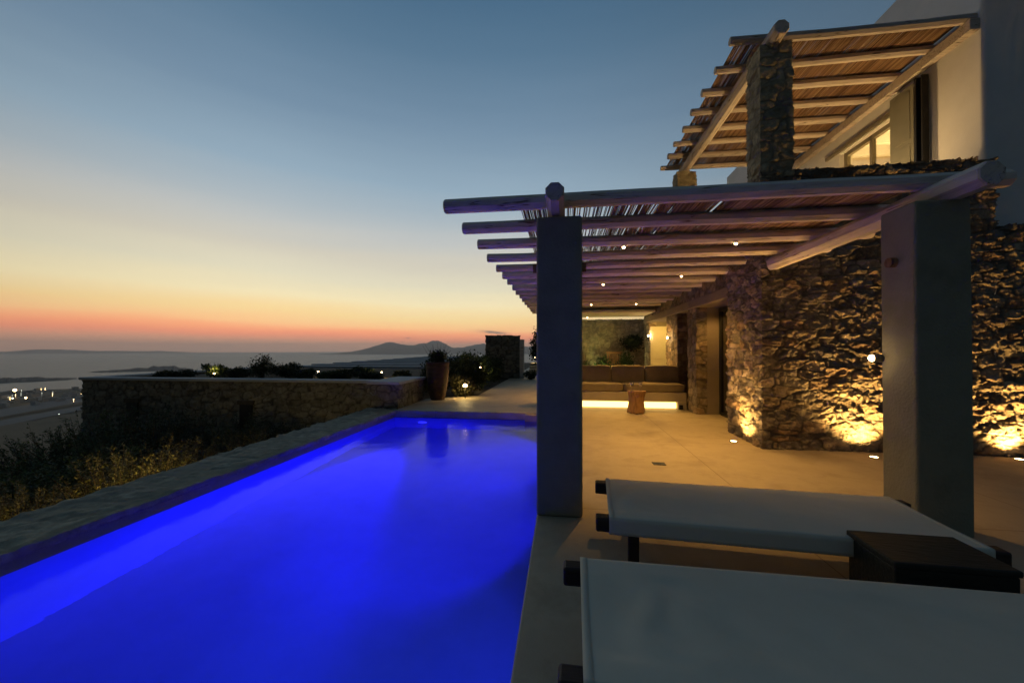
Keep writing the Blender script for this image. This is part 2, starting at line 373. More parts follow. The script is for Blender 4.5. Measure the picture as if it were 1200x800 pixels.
# ------------------------------------------------------------------ lights
WARM = (1,.53,.11)
def spot(name, loc, to, W, ang=100, blend=.8, c=WARM, r=.03, parent=None):
    d = bpy.data.lights.new(name,'SPOT'); d.energy=W; d.color=c; d.spot_size=R(ang); d.spot_blend=blend; d.shadow_soft_size=r
    o = bpy.data.objects.new(name,d); col.objects.link(o); o.location=loc
    o.rotation_euler=(Vector(to)-Vector(loc)).to_track_quat('-Z','Y').to_euler()
    if parent is not None: bpy.context.view_layer.update(); o.parent=parent; o.matrix_parent_inverse=parent.matrix_basis.inverted()
    return o
def point(name, loc, W, c=WARM, r=.04, parent=None):
    d = bpy.data.lights.new(name,'POINT'); d.energy=W; d.color=c; d.shadow_soft_size=r
    o = bpy.data.objects.new(name,d); col.objects.link(o); o.location=loc
    if parent is not None: o.parent=parent; o.matrix_parent_inverse=parent.matrix_basis.inverted()
    return o

# ------------------------------------------------------------------ ground, deck, pool
SEA=-97.0
def terr(X, Y):
    r = np.hypot(X, Y)
    z = -1.15 - np.clip(r-9,0,None)*.158
    plain = -95.2 + 1.3*(fbm(np.stack([X*.004,Y*.004,X*0],1),3,5)-.5)
    k = 14.; z = np.log(np.exp(np.clip((z-plain)/k,-30,30))+1)*k+plain
    z = z + (fbm(np.stack([X*.03,Y*.03,X*0],1),4,9)-.5)*np.clip((r-10)*.04,0,5)*np.clip((640-r)/200,0,1)
    z = np.where(r<1, -1.6, z)
    coast = 1480 + 420*(fbm(np.stack([X*.0016,Y*.0016,X*0+3],1),4,21)-.5)
    z = z - np.clip((r-coast)/60,0,1)*8
    return np.where((X>-4.6)&(Y<200)&(r<60), np.minimum(z,-1.6), z)
rr = np.concatenate([np.linspace(.5,30,60), np.geomspace(31,2100,130)])
aa = np.linspace(0,2*PI,361)[:-1]
Rg, Ag = np.meshgrid(rr, aa, indexing='ij'); X=(Rg*np.sin(Ag)).ravel(); Y=(Rg*np.cos(Ag)).ravel()
i = np.arange(len(X)).reshape(Rg.shape); j = np.roll(i,-1,1)
Fq = np.stack([i[:-1].ravel(), j[:-1].ravel(), j[1:].ravel(), i[1:].ravel()],1)[:, ::-1]
gm = surf('dry_hillside', (.03,.027,.013), (.13,.10,.052), scale=.022, rough=1, bump=.5, bscale=1.2, bdist=.3, detail=12, c3=(.072,.058,.028))
struct(npmesh('ground', np.stack([X,Y,terr(X,Y)],1), Fq, gm))
sm, snt, sb = newmat('sea_water'); sb.inputs['Base Color'].default_value=(.02,.03,.035,1); sb.inputs['Roughness'].default_value=.42; sb.inputs['Specular IOR Level'].default_value=.42
stc=N(snt,'ShaderNodeTexCoord'); sn=N(snt,'ShaderNodeTexNoise', Scale=.05, Detail=8.); snt.links.new(stc.outputs['Object'], sn.inputs['Vector'])
sbp=N(snt,'ShaderNodeBump', Strength=.6, Distance=2.5); snt.links.new(sn.outputs['Fac'], sbp.inputs['Height']); snt.links.new(sbp.outputs[0], sb.inputs['Normal'])
mb=MB(); n=128; mb.v=[(0,0,SEA)]+[(15500*math.sin(2*PI*k/n),15500*math.cos(2*PI*k/n),SEA) for k in range(n)]
mb.f=[(0,(k+1)%n+1,k+1) for k in range(n)]
struct(mb.build('sea', sm))
def hill(name, a0, a1, r, prof, depth, mat, seed):
    """a ridge along the azimuth range a0..a1 (degrees) at distance r, real depth"""
    na, nd = 200, 14; V=[]
    for ia in range(na+1):
        t=ia/na; a=R(a0+(a1-a0)*t); h=prof(t)*(1+1.1*(float(fbm(np.array([[t*16.,seed,0]]),5,seed))-.5))
        for d in range(nd+1):
            s=d/nd; rr_=r+depth*s; bumpf=math.sin(PI*s)**.8
            V.append((rr_*math.sin(a), rr_*math.cos(a), SEA-2+bumpf*h))
    V=np.array(V); P=np.stack([V[:,0]/(depth*.35),V[:,1]/(depth*.35),V[:,0]*0],1); h=V[:,2]-SEA+2
    V[:,2]+=h*(fbm(P,5,seed)-.5)*.7; V[:,2]=np.minimum(V[:,2],205)
    i=np.arange((na+1)*(nd+1)).reshape(na+1,nd+1)
    F=np.stack([i[:-1,:-1].ravel(),i[:-1,1:].ravel(),i[1:,1:].ravel(),i[1:,:-1].ravel()],1)
    return struct(npmesh(name,V,F,mat))
hm = surf('far_hill_rock', (.05,.05,.045), (.10,.095,.08), scale=.004, rough=1, bump=0)
def bumps(lst, base=0):
    return lambda t: base*min(1,t*8,(1-t)*8)+sum(h*math.exp(-((t-c)/w_)**2) for c,h,w_ in lst)
hill('headland', -62, -55.3, 1850, lambda t: 14*(1-t)**.7+1.5, 220, hm, 3)
hill('islet', -55.5, -46.5, 2350, bumps([(.55,16,.3),(.8,9,.15)]), 260, hm, 4)
hill('far_mountains', -34, 8, 7800, bumps([(.2,150,.06),(.28,95,.08),(.37,185,.06),(.47,120,.08),(.57,175,.08),(.75,150,.12),(.9,170,.1)],45), 1500, hm, 5)
hill('distant_mountains', -75, -44, 13400, bumps([(.35,50,.2),(.62,70,.12),(.8,35,.1)],8), 2000, hm, 6)

# runway and fields on the plain
def strip(name, p0, p1, wd, z, mat):
    p0=Vector((*p0,0)); p1=Vector((*p1,0)); d=(p1-p0).normalized(); s=Vector((-d.y,d.x,0))*wd/2
    q=[p0-s,p1-s,p1+s,p0+s]
    return struct(MB().add([(a.x,a.y,z) for a in q],[(0,1,2,3)]).build(name,mat))
rw = surf('runway_asphalt', (.10,.10,.095), (.14,.14,.13), scale=.05, rough=.8, bump=0)
fl = surf('dry_field', (.07,.054,.023), (.115,.088,.042), scale=.02, rough=1, bump=0)
strip('runway', (-569,85), (-958,945), 36, -93.9, rw)
strip('field', (-640,80), (-1030,940), 60, -94.1, fl)
strip('field', (-430,60), (-800,900), 70, -94.1, fl)
strip('apron', (-700,230), (-1060,900), 60, -93.9, rw)
lane = surf('pale_track', (.22,.20,.17), (.28,.25,.21), scale=.5, rough=1, bump=.2)

tp=[]
for k in range(25):
    u=k/24; cx=-13.6-12*u+1.2*math.sin(u*4); cy=5.6+13*u
    tp.append((cx,cy))
mb=MB(); vs=[]
for k,(cx,cy) in enumerate(tp):
    for q in (-.65,-.2,.2,.65):
        x_,y_=cx+q*.8,cy-q*.6; vs.append((x_,y_,float(terr(np.array([x_]),np.array([y_]))[0])+.05))
mb.add(vs,[(4*k+q,4*k+q+1,4*k+q+5,4*k+q+4) for k in range(24) for q in range(3)])
struct(mb.build('track',lane,smooth=True))
# deck, L-shaped round the pool
PX0,PX1,PY0,PY1,WZ = -4.1,-.24,-4.0,9.2,-.17
PTS=[(PX1,-5),(10,-5),(10,45),(-2.75,45),(-2.75,12.5),(-4.12,11.4),(-4.12,PY1),(PX1,PY1)]
mb=MB(); n=len(PTS)
mb.add([(x,y,0) for x,y in PTS]+[(x,y,-.165) for x,y in PTS],[tuple(range(n)),tuple(range(n,2*n))[::-1]]+[(k,k+n,(k+1)%n+n,(k+1)%n) for k in range(n)])
struct(mb.build('deck', M['deck'], bevel=.012))
mb=MB().box((-14,11.4,-3),(-2.76,45,-.06))
struct(mb.build('garden_soil', M['soil']))
pool=empty('swimming_pool',(-2.2,3,-1.3),'long rectangular pool glowing deep blue from its underwater lamps','swimming pool')
FL=-1.3
mb=MB()
mb.add([(PX0,PY0,FL),(PX1,PY0,FL),(PX1,PY1,FL),(PX0,PY1,FL),(PX0,PY0,-.17),(PX1,PY0,-.17),(PX1,PY1,-.17),(PX0,PY1,-.17)],
       [(0,1,2,3),(0,4,5,1),(1,5,6,2),(2,6,7,3),(3,7,4,0)])
mb.build('basin', M['pool_tile'], pool)
mb=MB().box((-4.45,PY0-.2,-.17+.003),(-4.1,PY1+.0,-.05)); mb.build('upstand', M['plaster_grey'], pool)
mb=MB().box((PX1-.65,PY1-.13,-1.2),(PX1-.003,PY1-.003,-.02)); mb.build('entry_ledge', M['deck'], pool, bevel=.01)
stone_box('stone_coping',(-4.92,PY0-.4,-1.6),(-4.07,9.47,-.006),('x-','x+','z+'),.022,M['coping'],pool,cell=(.5,.62,.6),amp=.016,seed=12,rough=.010)
# shave the pool-side overhang: the coping is a slab, its inner face stops above the water
for o in [o for o in pool.children if o.name.startswith('stone_coping')]:
    me=o.data; co=np.zeros(len(me.vertices)*3,np.float32); me.vertices.foreach_get('co',co); co=co.reshape(-1,3)
    inner=(co[:,0]>-4.2)&(co[:,2]<-.075); co[inner,2]=-.075-(co[inner,2]+.075)*0; co[inner,0]-=.25*np.clip((-.075-co[inner,2])+.1,0,1)
    me.vertices.foreach_set('co',co.ravel()); me.update()
struct(MB().add([(PX0,PY0,WZ),(PX1,PY0,WZ),(PX1,PY1,WZ),(PX0,PY1,WZ)],[(0,1,2,3)]).build('pool_water', M['water']))
BLUE=(.014,.006,1.0)
def pool_lamp(loc, axis, to, W, ang=150, blend=.9, c=None):
    ux=MB(); p=Vector(loc); a=Vector(axis)
    ux.tube([p, p+a*.03],[.11,.10],20)
    o=ux.build('underwater_lamp', M['blue'], pool)
    spot('pool_spot', p+a*.06, to, W, ang, blend, c or BLUE, .08, pool)
pool_lamp((PX1-.001,2.35,-.55),(-1,0,0),(-1.5,2.3,-1.3),150,165,1.,(.03,.075,1.0))
pool_lamp((PX1-.001,4.6,-.7),(-1,0,0),(-1.7,4.8,-1.3),560,140,1.)
pool_lamp((PX1-.001,7.6,-.7),(-1,0,0),(-1.5,7.2,-1.3),860,150,1.)
pool_lamp((-2.1,PY0+.001,-.7),(0,1,0),(-3.4,2.5,-1.2),190)
pool_lamp((-3.4,PY1-.001,-.7),(0,-1,0),(-3.15,2.6,-1.3),2600,30,.45)

# deck details
tag(MB().box((1.16,5.30,.0),(1.32,5.42,.006)).build('floor_drain', M['frame_dark']),'small dark square drain cover set in the terrace floor','drain cover')
for k,(x,y) in enumerate([(-3.25,9.62),(-2.62,9.5),(-2.07,9.45)]):
    t=MB().lathe([(0,.012),(.018,.012),(.022,.004),(.026,.001)],12,(x,y,0)).build('deck_marker', M['metal'])
    tag(t,['tiny metal deck marker nearest the clay jar','middle one of three tiny metal deck markers at the pool end','tiny metal deck marker farthest right at the pool end'][k],'deck marker','deck markers at the pool end')

# ------------------------------------------------------------------ villa
villa=empty('villa',(6,9,0),'stone and white rendered two storey house with lit openings beside the terrace','house')
XF=3.05
stone_box('stone_wall',(2.97,6.35,-.04),(6.06,6.70,4.2),('x-','x+','y-','z+','y+'),.0105,M['stone'],villa,cell=(.33,.33,.15),amp=.034,seed=1,rough=.026)
stone_box('stone_wall',(6.06,6.36,-.04),(9.6,6.7,3.25),('y-','z+'),.0125,M['stone'],villa,cell=(.33,.33,.15),amp=.034,seed=1,rough=.026)
stone_box('stone_wall',(2.97,6.70,-.04),(3.55,7.64,3.4),('x-','y+'),.014,M['stone'],villa,cell=(.33,.33,.15),amp=.036,seed=1,rough=.026)
def pier(y0,y1,seed):
    stone_box('stone_pier',(XF,y0,-.04),(XF+.24,y1,2.46),('x-','y-','y+'),.02,M['stone'],villa,cell=(.30,.30,.2),amp=.025,seed=seed,rough=.012)
    MB().box((XF+.24,y0+.01,0),(XF+.8,y1-.01,2.46)).build('reveal', M['taupe'], villa)
pier(9.55,10.17,4); pier(11.05,12.2,5); pier(14.5,15.35,6)
stone_box('stone_spandrel',(XF,7.64,2.66),(XF+.3,15.4,3.5),('x-',),.025,M['stone'],villa,cell=(.30,.30,.2),amp=.03,seed=7)
for y0,y1 in ((7.5,9.95),(9.97,12.0),(12.02,15.3)):
    MB().box((XF-.045,y0,2.46),(XF+.8,y1,2.66)).build('lintel', M['lintel'], villa, bevel=.015)
# glazed doors in the first opening
dr=MB()
X0=3.54
for y0,y1 in ((7.65,7.73),(8.55,8.61),(8.63,8.69),(9.46,9.54)): dr.box((X0,y0,.02),(X0+.07,y1,2.44))
dr.box((X0,7.73,2.36),(X0+.07,9.46,2.44)); dr.box((X0,7.73,.0),(X0+.07,9.46,.07))
door=dr.build('glazed_door', M['frame_dark'], villa, bevel=.004)
MB().box((X0+.03,7.73,.07),(X0+.036,9.46,2.36)).build('pane', M['glass'], door)
cu=[]; ny=150
for k in range(ny+1):
    y=7.7+1.8*k/ny; cu.append((X0+.20+.035*math.sin(k*.75)+.012*math.sin(k*.31+1), y))
MB().add([(x,y,.03) for x,y in cu]+[(x,y,2.42) for x,y in cu],[(k,k+1,k+ny+2,k+ny+1) for k in range(ny)]).build('curtain', M['cream'], villa, smooth=True)
MB().box((4.6,7.2,0),(4.7,15.3,3)).build('inner_wall', M['cream'], villa)
MB().box((3.4,10.2,0),(3.46,11.03,2.45)).build('inner_door', M['wood_dark'], villa, bevel=.01)
dd=MB().box((XF+.01,14.36,0),(XF+.55,14.40,2.3)); d_=dd.build('panel_door', M['cream'], villa, bevel=.006)
MB().box((XF+.06,14.345,.15),(XF+.5,14.358,1.0)).box((XF+.06,14.345,1.15),(XF+.5,14.358,2.15)).build('door_panel', M['cream'], d_, bevel=.008)
# roof slab / terrace floor
MB().box((3.3,6.7,3.05),(9.6,15.4,3.3)).build('terrace_slab', M['deck'], villa)
stone_box('terrace_parapet',(2.98,6.7,3.41),(3.28,15.4,4.05),('x-','z+','x+'),.04,M['stone'],villa,cell=(.30,.30,.2),amp=.03,seed=7)
# white upper storey
MB().box((6.03,6.47,3.2),(9.8,6.75,7.9)).build('white_wall', M['white'], villa, bevel=.05, seg=4)
WX=6.03; wy0,wy1,wz0,wz1=7.97,9.45,4.3,5.78
mb=MB(); mb.box((WX,6.70,3.28),(WX+.26,wy0,7.85)); mb.box((WX,wy1,3.28),(WX+.26,15.4,7.85)); mb.box((WX,wy0,3.28),(WX+.26,wy1,wz0)); mb.box((WX,wy0,wz1),(WX+.26,wy1,7.85))
mb.build('white_facade', M['white'], villa)
wf_=MB()
for y0,y1 in ((wy0,wy0+.09),(8.66,8.73),(wy1-.09,wy1)): wf_.box((WX+.09,y0,wz0),(WX+.17,y1,wz1))
wf_.box((WX+.09,wy0+.09,wz1-.09),(WX+.17,wy1-.09,wz1)); wf_.box((WX+.09,wy0+.09,wz0),(WX+.17,wy1-.09,wz0+.09))
win=wf_.build('window', M['frame'], villa, bevel=.006)
MB().box((WX+.12,wy0+.09,wz0+.09),(WX+.126,wy1-.09,wz1-.09)).build('pane', M['glass'], win)
MB().box((WX-.05,wy0-.02,wz1+.02),(WX-.003,wy1+.4,wz1+.10)).build('window_head', M['frame'], villa, bevel=.008)
# shutters
def shutter(y0,y1,x,mat):
    s=MB(); s.box((x-.045,y0,4.25),(x,y1,6.02))
    o=s.build('shutter', mat, villa, bevel=.006)
    q=MB()
    for z0,z1 in ((4.33,5.02),(5.10,5.94)): q.box((x-.052,y0+.07,z0),(x-.0455,y1-.07,z1))
    q.build('shutter_panel', mat, o, bevel=.004)
shutter(7.45,7.94,WX-.08,M['shutter'])
MB().box((WX-.16,7.36,4.25),(WX-.03,7.40,6.05)).box((WX-.13,7.28,4.25),(WX-.03,7.31,6.05)).box((WX-.10,7.325,4.25),(WX-.03,7.345,6.05)).build('folded_shutter', M['frame_dark'], villa, bevel=.005)
MB().box((WX-.06,9.75,4.3),(WX-.01,9.95,5.4)).build('shutter_bracket', M['frame_dark'], villa)
# lit room behind the upper window
rm=MB(); rm.box((9.2,6.76,3.3),(9.3,12,6.9)); rm.box((6.2,12,3.3),(9.3,12.1,6.9)); rm.box((6.2,6.76,6.85),(9.3,12.1,6.95))
rm.build('room_walls', M['cream'], villa)
rb=MB()
for k in range(7): rb.box((6.2,7.4+k*.65,6.55),(9.2,7.52+k*.65,6.82))
rb.build('ceiling_beams', M['white'], villa)
point('room_lamp',(7.7,9.3,5.2),420,(1,.66,.26),.15)
spot('reveal_lamp',(3.34,9.0,2.44),(3.5,9.1,0),34,140,.8)
spot('hall_lamp',(3.5,13.3,2.38),(3.25,14.36,1.0),80,150,.8,(1,.62,.13))

# ------------------------------------------------------------------ timber
def timber(name, p, length, axis, rad, parent, n=10, seed=0, cracks=True):
    """round peeled log, local +X along its length"""
    rnd=random.Random(seed); ns=10; r0=rad*(1+rnd.uniform(-.09,.09)); pts=[]; rs=[]
    for k in range(ns+1):
        t=k/ns; pts.append((t*length, .016*math.sin(3.4*t+seed)+rnd.uniform(-.003,.003), .010*math.sin(2.9*t+seed*1.7)+rnd.uniform(-.003,.003))); rs.append(r0*(1+.05*(t-.5)+rnd.uniform(-.015,.015)))
    pts=[(pts[0][0]-.0,)+pts[0][1:]]+pts; rs=[rs[0]*.9]+rs; pts[1]=(.012,)+pts[1][1:]
    pts.append((length+.012,)+pts[-1][1:]); rs.append(rs[-1]*.9)
    o=MB().tube(pts,rs,n,True,PI/n).build(name,M['wood'],parent)
    o.data.polygons.foreach_set('use_smooth',[False for f in o.data.polygons])
    o.matrix_parent_inverse=parent.matrix_basis.inverted()
    o.location=p; o.rotation_euler=(0,0,0) if axis=='x' else (0,0,PI/2)
    return o
def reed_mat(name, x0,x1,y0,y1,z, parent, seed, gapfn, pitch=.0115):
    rs=np.random.RandomState(seed); V=[];F=[]
    xs=np.arange(x0,x1,pitch); base=0;TN=[]
    for layer in (0,1):
        for x in xs+layer*.4*pitch:
            y=y0+rs.uniform(0,.03)
            while y<y1:
                Ln=rs.uniform(1.2,2.6); ye=min(y+Ln,y1)
                g=gapfn(x,.5*(y+ye))
                if rs.rand()>g*(1.0 if layer==0 else 1.0)+ (0.05 if layer==0 else .45):
                    r=rs.uniform(.0044,.0066); tn=rs.rand(); dx=rs.uniform(-.012,.012); dz=rs.uniform(-.004,.004)
                    sg=3
                    for s in range(sg+1):
                        t=s/sg; cx=x+dx*(t-.5)+rs.uniform(-.002,.002); cz=z+layer*.012+dz*(t-.5)+rs.uniform(-.002,.002)-.006*math.sin(PI*((y+t*(ye-y)-y0)/.76%1))
                        for k in range(4):
                            a=PI/2*k+PI/4; V.append((cx+r*math.cos(a),y+t*(ye-y),cz+r*math.sin(a))); TN.append(tn)
                    for s in range(sg):
                        for k in range(4): F.append((base+s*4+k,base+(s+1)*4+k,base+(s+1)*4+(k+1)%4,base+s*4+(k+1)%4))
                    F.append((base,base+1,base+2,base+3)); q=base+sg*4; F.append((q+3,q+2,q+1,q))
                    base+=(sg+1)*4
                y=ye+rs.uniform(-.1,.03) if ye<y1 else y1
    return npmesh(name,V,F,M['reed'],parent,False,{'leaf':TN})

# lower pergola
perg=empty('pergola',(1.3,9,0),'long timber pergola with reed roof on square grey pillars beside the pool','pergola')
def pillar(x0,x1,y0,y1,seed):
    o=MB().box((x0,y0,0),(x1,y1,2.70)).build('pillar',M['plaster_grey'],perg,bevel=.022,seg=3)
    return o
pl=pillar(-.24,.17,3.55,3.96,1); pr=pillar(2.815,3.22,3.55,3.905,2); p3=pillar(-.23,.16,8.95,9.34,3); p4=pillar(-.23,.16,14.6,15.0,3)
MB().tube([(-.285,3.75,2.27),(.215,3.75,2.27)],.042,14).build('wooden_peg',M['stump'],pl)
MB().tube([(2.765,3.75,2.24),(3.262,3.75,2.24)],.042,14).build('wooden_peg',M['stump'],pr)
RB=.088
timber('beam',(-.052,3.24,2.79),12.0,'y',RB*1.06,perg,8,1)
timber('beam',(3.12,3.27,2.79),3.15,'y',RB*1.06,perg,8,2)
RY=[3.84+.758*k for k in range(16)]
for k,y in enumerate(RY):
    ln=(3.76+1.18) if k<4 else (XF+.12+1.18)
    timber('rafter',(-1.18+random.uniform(-.015,.015),y,2.945),ln,'x',.072,perg,8,10+k)
def gap(x,y):
    g=.04
    if y<4.6: g=.26*math.exp(-((x-.2)/1.0)**2)+.18*math.exp(-((x-1.5)/.12)**2)+.05
    elif y<5.6: g=.26*math.exp(-((x-.1)/.7)**2)+.02
    elif y<6.6: g=.12*math.exp(-((x-.1)/.5)**2)
    return g
reed_mat('reed_mat',-.45,3.3,3.92,6.3,3.03,perg,3,gap)
reed_mat('reed_mat',-.45,3.04,6.35,14.9,3.035,perg,4,lambda x,y:-.1+.25*math.exp(-((x+.2)/.3)**2),.0125)
MB().box((-.4,13.3,2.72),(XF-.06,15.3,2.80)).build('soffit_board',M['cream'],perg,bevel=.01)

# upper pergola
up=empty('upper_pergola',(4.5,8.8,4.0),'reed roofed timber pergola on rough stone columns over the upper terrace','pergola')
stone_box('stone_column',(2.97,6.36,4.1),(3.43,6.80,6.14),('x-','x+','y-','y+','z+'),.013,M['stone_lit'],up,cell=(.29,.29,.155),amp=.024,seed=21,rough=.014)
stone_box('stone_column',(2.97,10.7,4.0),(3.45,11.15,6.14),('x-','x+','y-','y+','z+'),.022,M['stone_lit'],up,cell=(.29,.29,.155),amp=.034,seed=22)
timber('beam',(3.2,6.20,6.25),5.0,'y',.118,up,8,41)
for k in range(8): timber('rafter',(2.63+random.uniform(-.015,.015),6.6+.63*k,6.39),3.42 if k else 3.46,'x',.068,up,8,50+k)
MB().box((5.90,6.5,6.16),(6.03,11.3,6.33)).build('ledger',M['wood'],up,bevel=.01)
reed_mat('reed_mat',2.80,6.0,6.66,11.1,6.475,up,5,lambda x,y:-.08+.12*math.exp(-((x-2.9)/.25)**2),.0108)
spot('terrace_lamp',(4.9,8.2,3.45),(4.7,8.6,6.4),200,160,.6,(1,.62,.24),.1)
spot('terrace_lamp',(5.2,7.3,3.45),(5.3,7.2,6.4),26,160,.6,(1,.62,.24),.1)

# ------------------------------------------------------------------ lamps
dl=[(.80,5.11,'downlight under the second pergola bay near the grey pillar'),(2.2,5.03,'downlight under the pergola nearest the thick slanting beam'),
    (.83,8.15,'left downlight of the pair in the middle of the pergola'),(2.18,8.0,'right downlight of the pair in the middle of the pergola'),
    (.85,11.95,'left downlight of the pair above the sofa'),(2.18,11.9,'right downlight of the pair above the sofa'),(.9,14.9,'downlight in the pale board at the far end of the pergola')]
for k,(x,y,lb) in enumerate(dl):
    ry=min(RY,key=lambda q:abs(q-y)) if k<6 else y; z=2.872 if k<6 else 2.698
    t=empty('downlight',(x,ry,z),'small warm '+lb,'downlight','downlights under the pergola')
    MB().lathe([(.022,.012),(.026,0),(.026,-.012),(.020,-.014)],16,(x,ry,z)).build('housing',M['metal'],t,smooth=True)
    MB().lathe([(.0,-.034),(.010,-.032),(.017,-.025),(.0195,-.0135)],16,(x,ry,z)).build('lens',M['warm'],t)
    spot('downlight_beam',(x,ry,z-.05),(x,ry,0),[165,170,155,155,235,235,38][k],[92,96,110,110,130,130,110][k],.8,WARM,.02,t)
ul=[(2.74,6.80,(2.96,6.80,.7),'glowing floor uplight at the foot of the narrow side of the stone block',150),(4.27,6.06,(4.27,6.34,.85),'glowing floor uplight at the stone wall left of the right pillar',260),(6.14,6.19,(6.14,6.36,.85),'glowing floor uplight at the stone wall right of the right pillar',300)]
for x,y,to,lb,W in ul:
    t=empty('floor_uplight',(x,y,0),lb,'uplight','floor uplights along the stone wall')
    MB().lathe([(.062,.0),(.060,.010),(.046,.012)],24,(x,y,0)).build('ring',M['metal'],t)
    MB().lathe([(0,.007),(.046,.007)],24,(x,y,0)).build('lens',M['lens'],t)
    spot('uplight_beam',(x,y,.03),to,W,116,.85,(1,.57,.16),.03,t)
def wall_lamp(p, d, lb, W):
    t=empty('wall_lamp',p,lb,'wall lamp','round wall lamps of the terrace'); p=Vector(p); d=Vector(d)
    MB().tube([p,p+d*.02],[.035,.035],16).build('back_plate',M['metal'],t)
    MB().tube([p+d*.02,p+d*.075],[.030,.030],16).build('housing',M['metal'],t)
    q=d.to_track_quat('Z','Y').to_matrix().to_4x4(); c=p+d*.075
    v=MB().lathe([(.029*math.cos(PI*k/12),.026*math.sin(PI*k/12)) for k in range(7)],18); v.v=[tuple(c+(q@Vector(a_))) for a_ in v.v]
    v.build('lens',M['warm'],t,smooth=True)
    if W: point('wall_lamp_glow',c+d*.06,W,(1,.66,.3),.04,t)
wall_lamp((2.815,3.90,1.42),(-1,0,0),'small round glowing lamp on the inner side of the right grey pillar',.8)
wall_lamp((XF-.06,14.48,1.98),(0,-1,0),'brightest round wall lamp by the yellow lit door',14)
wall_lamp((XF+.0,11.75,1.83),(-1,0,0),'round wall lamp on the stone pier right of the yellow lit door',6)

# ------------------------------------------------------------------ sofa corner
sofa=empty('sofa',(1.6,10.6,0),'long built in bench with brown cushions and a light strip underneath','sofa')
sx0,sx1=-.5,XF-.02
mb=MB(); mb.box((sx0,10.2,.20),(sx1,11.05,.42)); mb.box((sx0,10.32,0),(sx1,11.05,.20)); mb.box((2.82,10.2,0),(sx1,10.32,.2)); mb.box((sx0,11.05,0),(sx1,11.18,.75))
mb.build('bench_base',M['bench'],sofa,bevel=.012)
MB().box((sx0+.02,10.285,.02),(2.80,10.315,.165)).build('light_strip',M['led'],sofa)
def cushion(name,lo,hi,seed,tilt=0):
    rnd=np.random.RandomState(seed); n=16; lo=np.array(lo);hi=np.array(hi); c=(lo+hi)/2; h=(hi-lo)/2
    V=[];F=[]
    bm=bmesh.new(); bmesh.ops.create_cube(bm,size=2); bmesh.ops.subdivide_edges(bm,edges=bm.edges[:],cuts=n,use_grid_fill=True)
    P=np.array([v.co[:] for v in bm.verts]); a=np.abs(P)
    p=9.; s=(a**p).sum(1)**(1/p); Q=P/s[:,None]
    puff=1+.10*(1-a[:,[1,2,0]]**2)*(1-a[:,[2,0,1]]**2)
    W=c+Q*h*np.array([1,1,1])*np.where(np.arange(3)==np.argmin(h),puff*1.06,1.0)
    W+=(np.stack([fbm(W*5+k*9,3,seed+k) for k in range(3)],1)-.5)*.025
    if tilt:
        zz=W[:,2]-lo[2]; W[:,1]+=zz*tilt
    for v,wv in zip(bm.verts,W): v.co=wv
    me=bpy.data.meshes.new(name); bm.to_mesh(me); bm.free()
    me.polygons.foreach_set('use_smooth',[True]*len(me.polygons))
    return link(name,me,M['cushion'],sofa)
cushion('seat_cushion',(-.45,10.22,.425),(1.52,11.0,.62),1); cushion('seat_cushion',(1.54,10.22,.425),(sx1-.01,11.0,.62),2)
for k in range(4):
    x0=sx1-.01-.87*(4-k); cushion('back_cushion',(x0+.008,10.78,.60),(x0+.862,10.98,1.06),5+k,.16)
MB().box((2.84,10.16,.01),(2.93,10.198,.12)).build('socket_box',M['frame_dark'],sofa)

# tree stump table with two glasses
pr_=[(.19,0),(.20,.03),(.185,.12),(.17,.25),(.178,.38),(.205,.48),(.21,.52)]
mb=MB(); n=40; vs=[];fs=[]
for i_,(r,z) in enumerate(pr_):
    for k in range(n):
        a=2*PI*k/n; rr_=r*(1+.06*math.sin(3*a+z*3)+.04*math.sin(7*a+z*9)+.02*math.sin(13*a)); zz=z
        if i_==0: zz=max(0,.05*math.sin(4*a+.6))
        vs.append((1.70+rr_*math.cos(a),9.55+rr_*math.sin(a),zz))
for i_ in range(len(pr_)-1):
    for k in range(n): fs.append((i_*n+k,i_*n+(k+1)%n,(i_+1)*n+(k+1)%n,(i_+1)*n+k))
fs.append(tuple((len(pr_)-1)*n+k for k in range(n)))
tag(mb.add(vs,fs).build('stump_table',M['stump']),'tree stump side table in front of the sofa','side table')
gm_=glass_mat('drinking_glass',(.93,.93,.9)); gm_.node_tree.nodes['Math.001'].inputs[2].default_value=.22
for k,(x,y) in enumerate(((1.60,9.5),(1.79,9.52))):
    o=MB().lathe([(0,.0),(.038,.0),(.036,.006),(.006,.010),(.005,.09),(.03,.115),(.042,.15),(.042,.19),(.036,.215),(.0345,.215),(.040,.19),(.040,.15),(.028,.118),(0,.105)],20,(x,y,.521)).build('wine_glass',gm_,None,smooth=True)
    tag(o,['left clear stemmed glass standing on the stump table','right clear stemmed glass standing on the stump table'][k],'glass','glasses on the stump table')

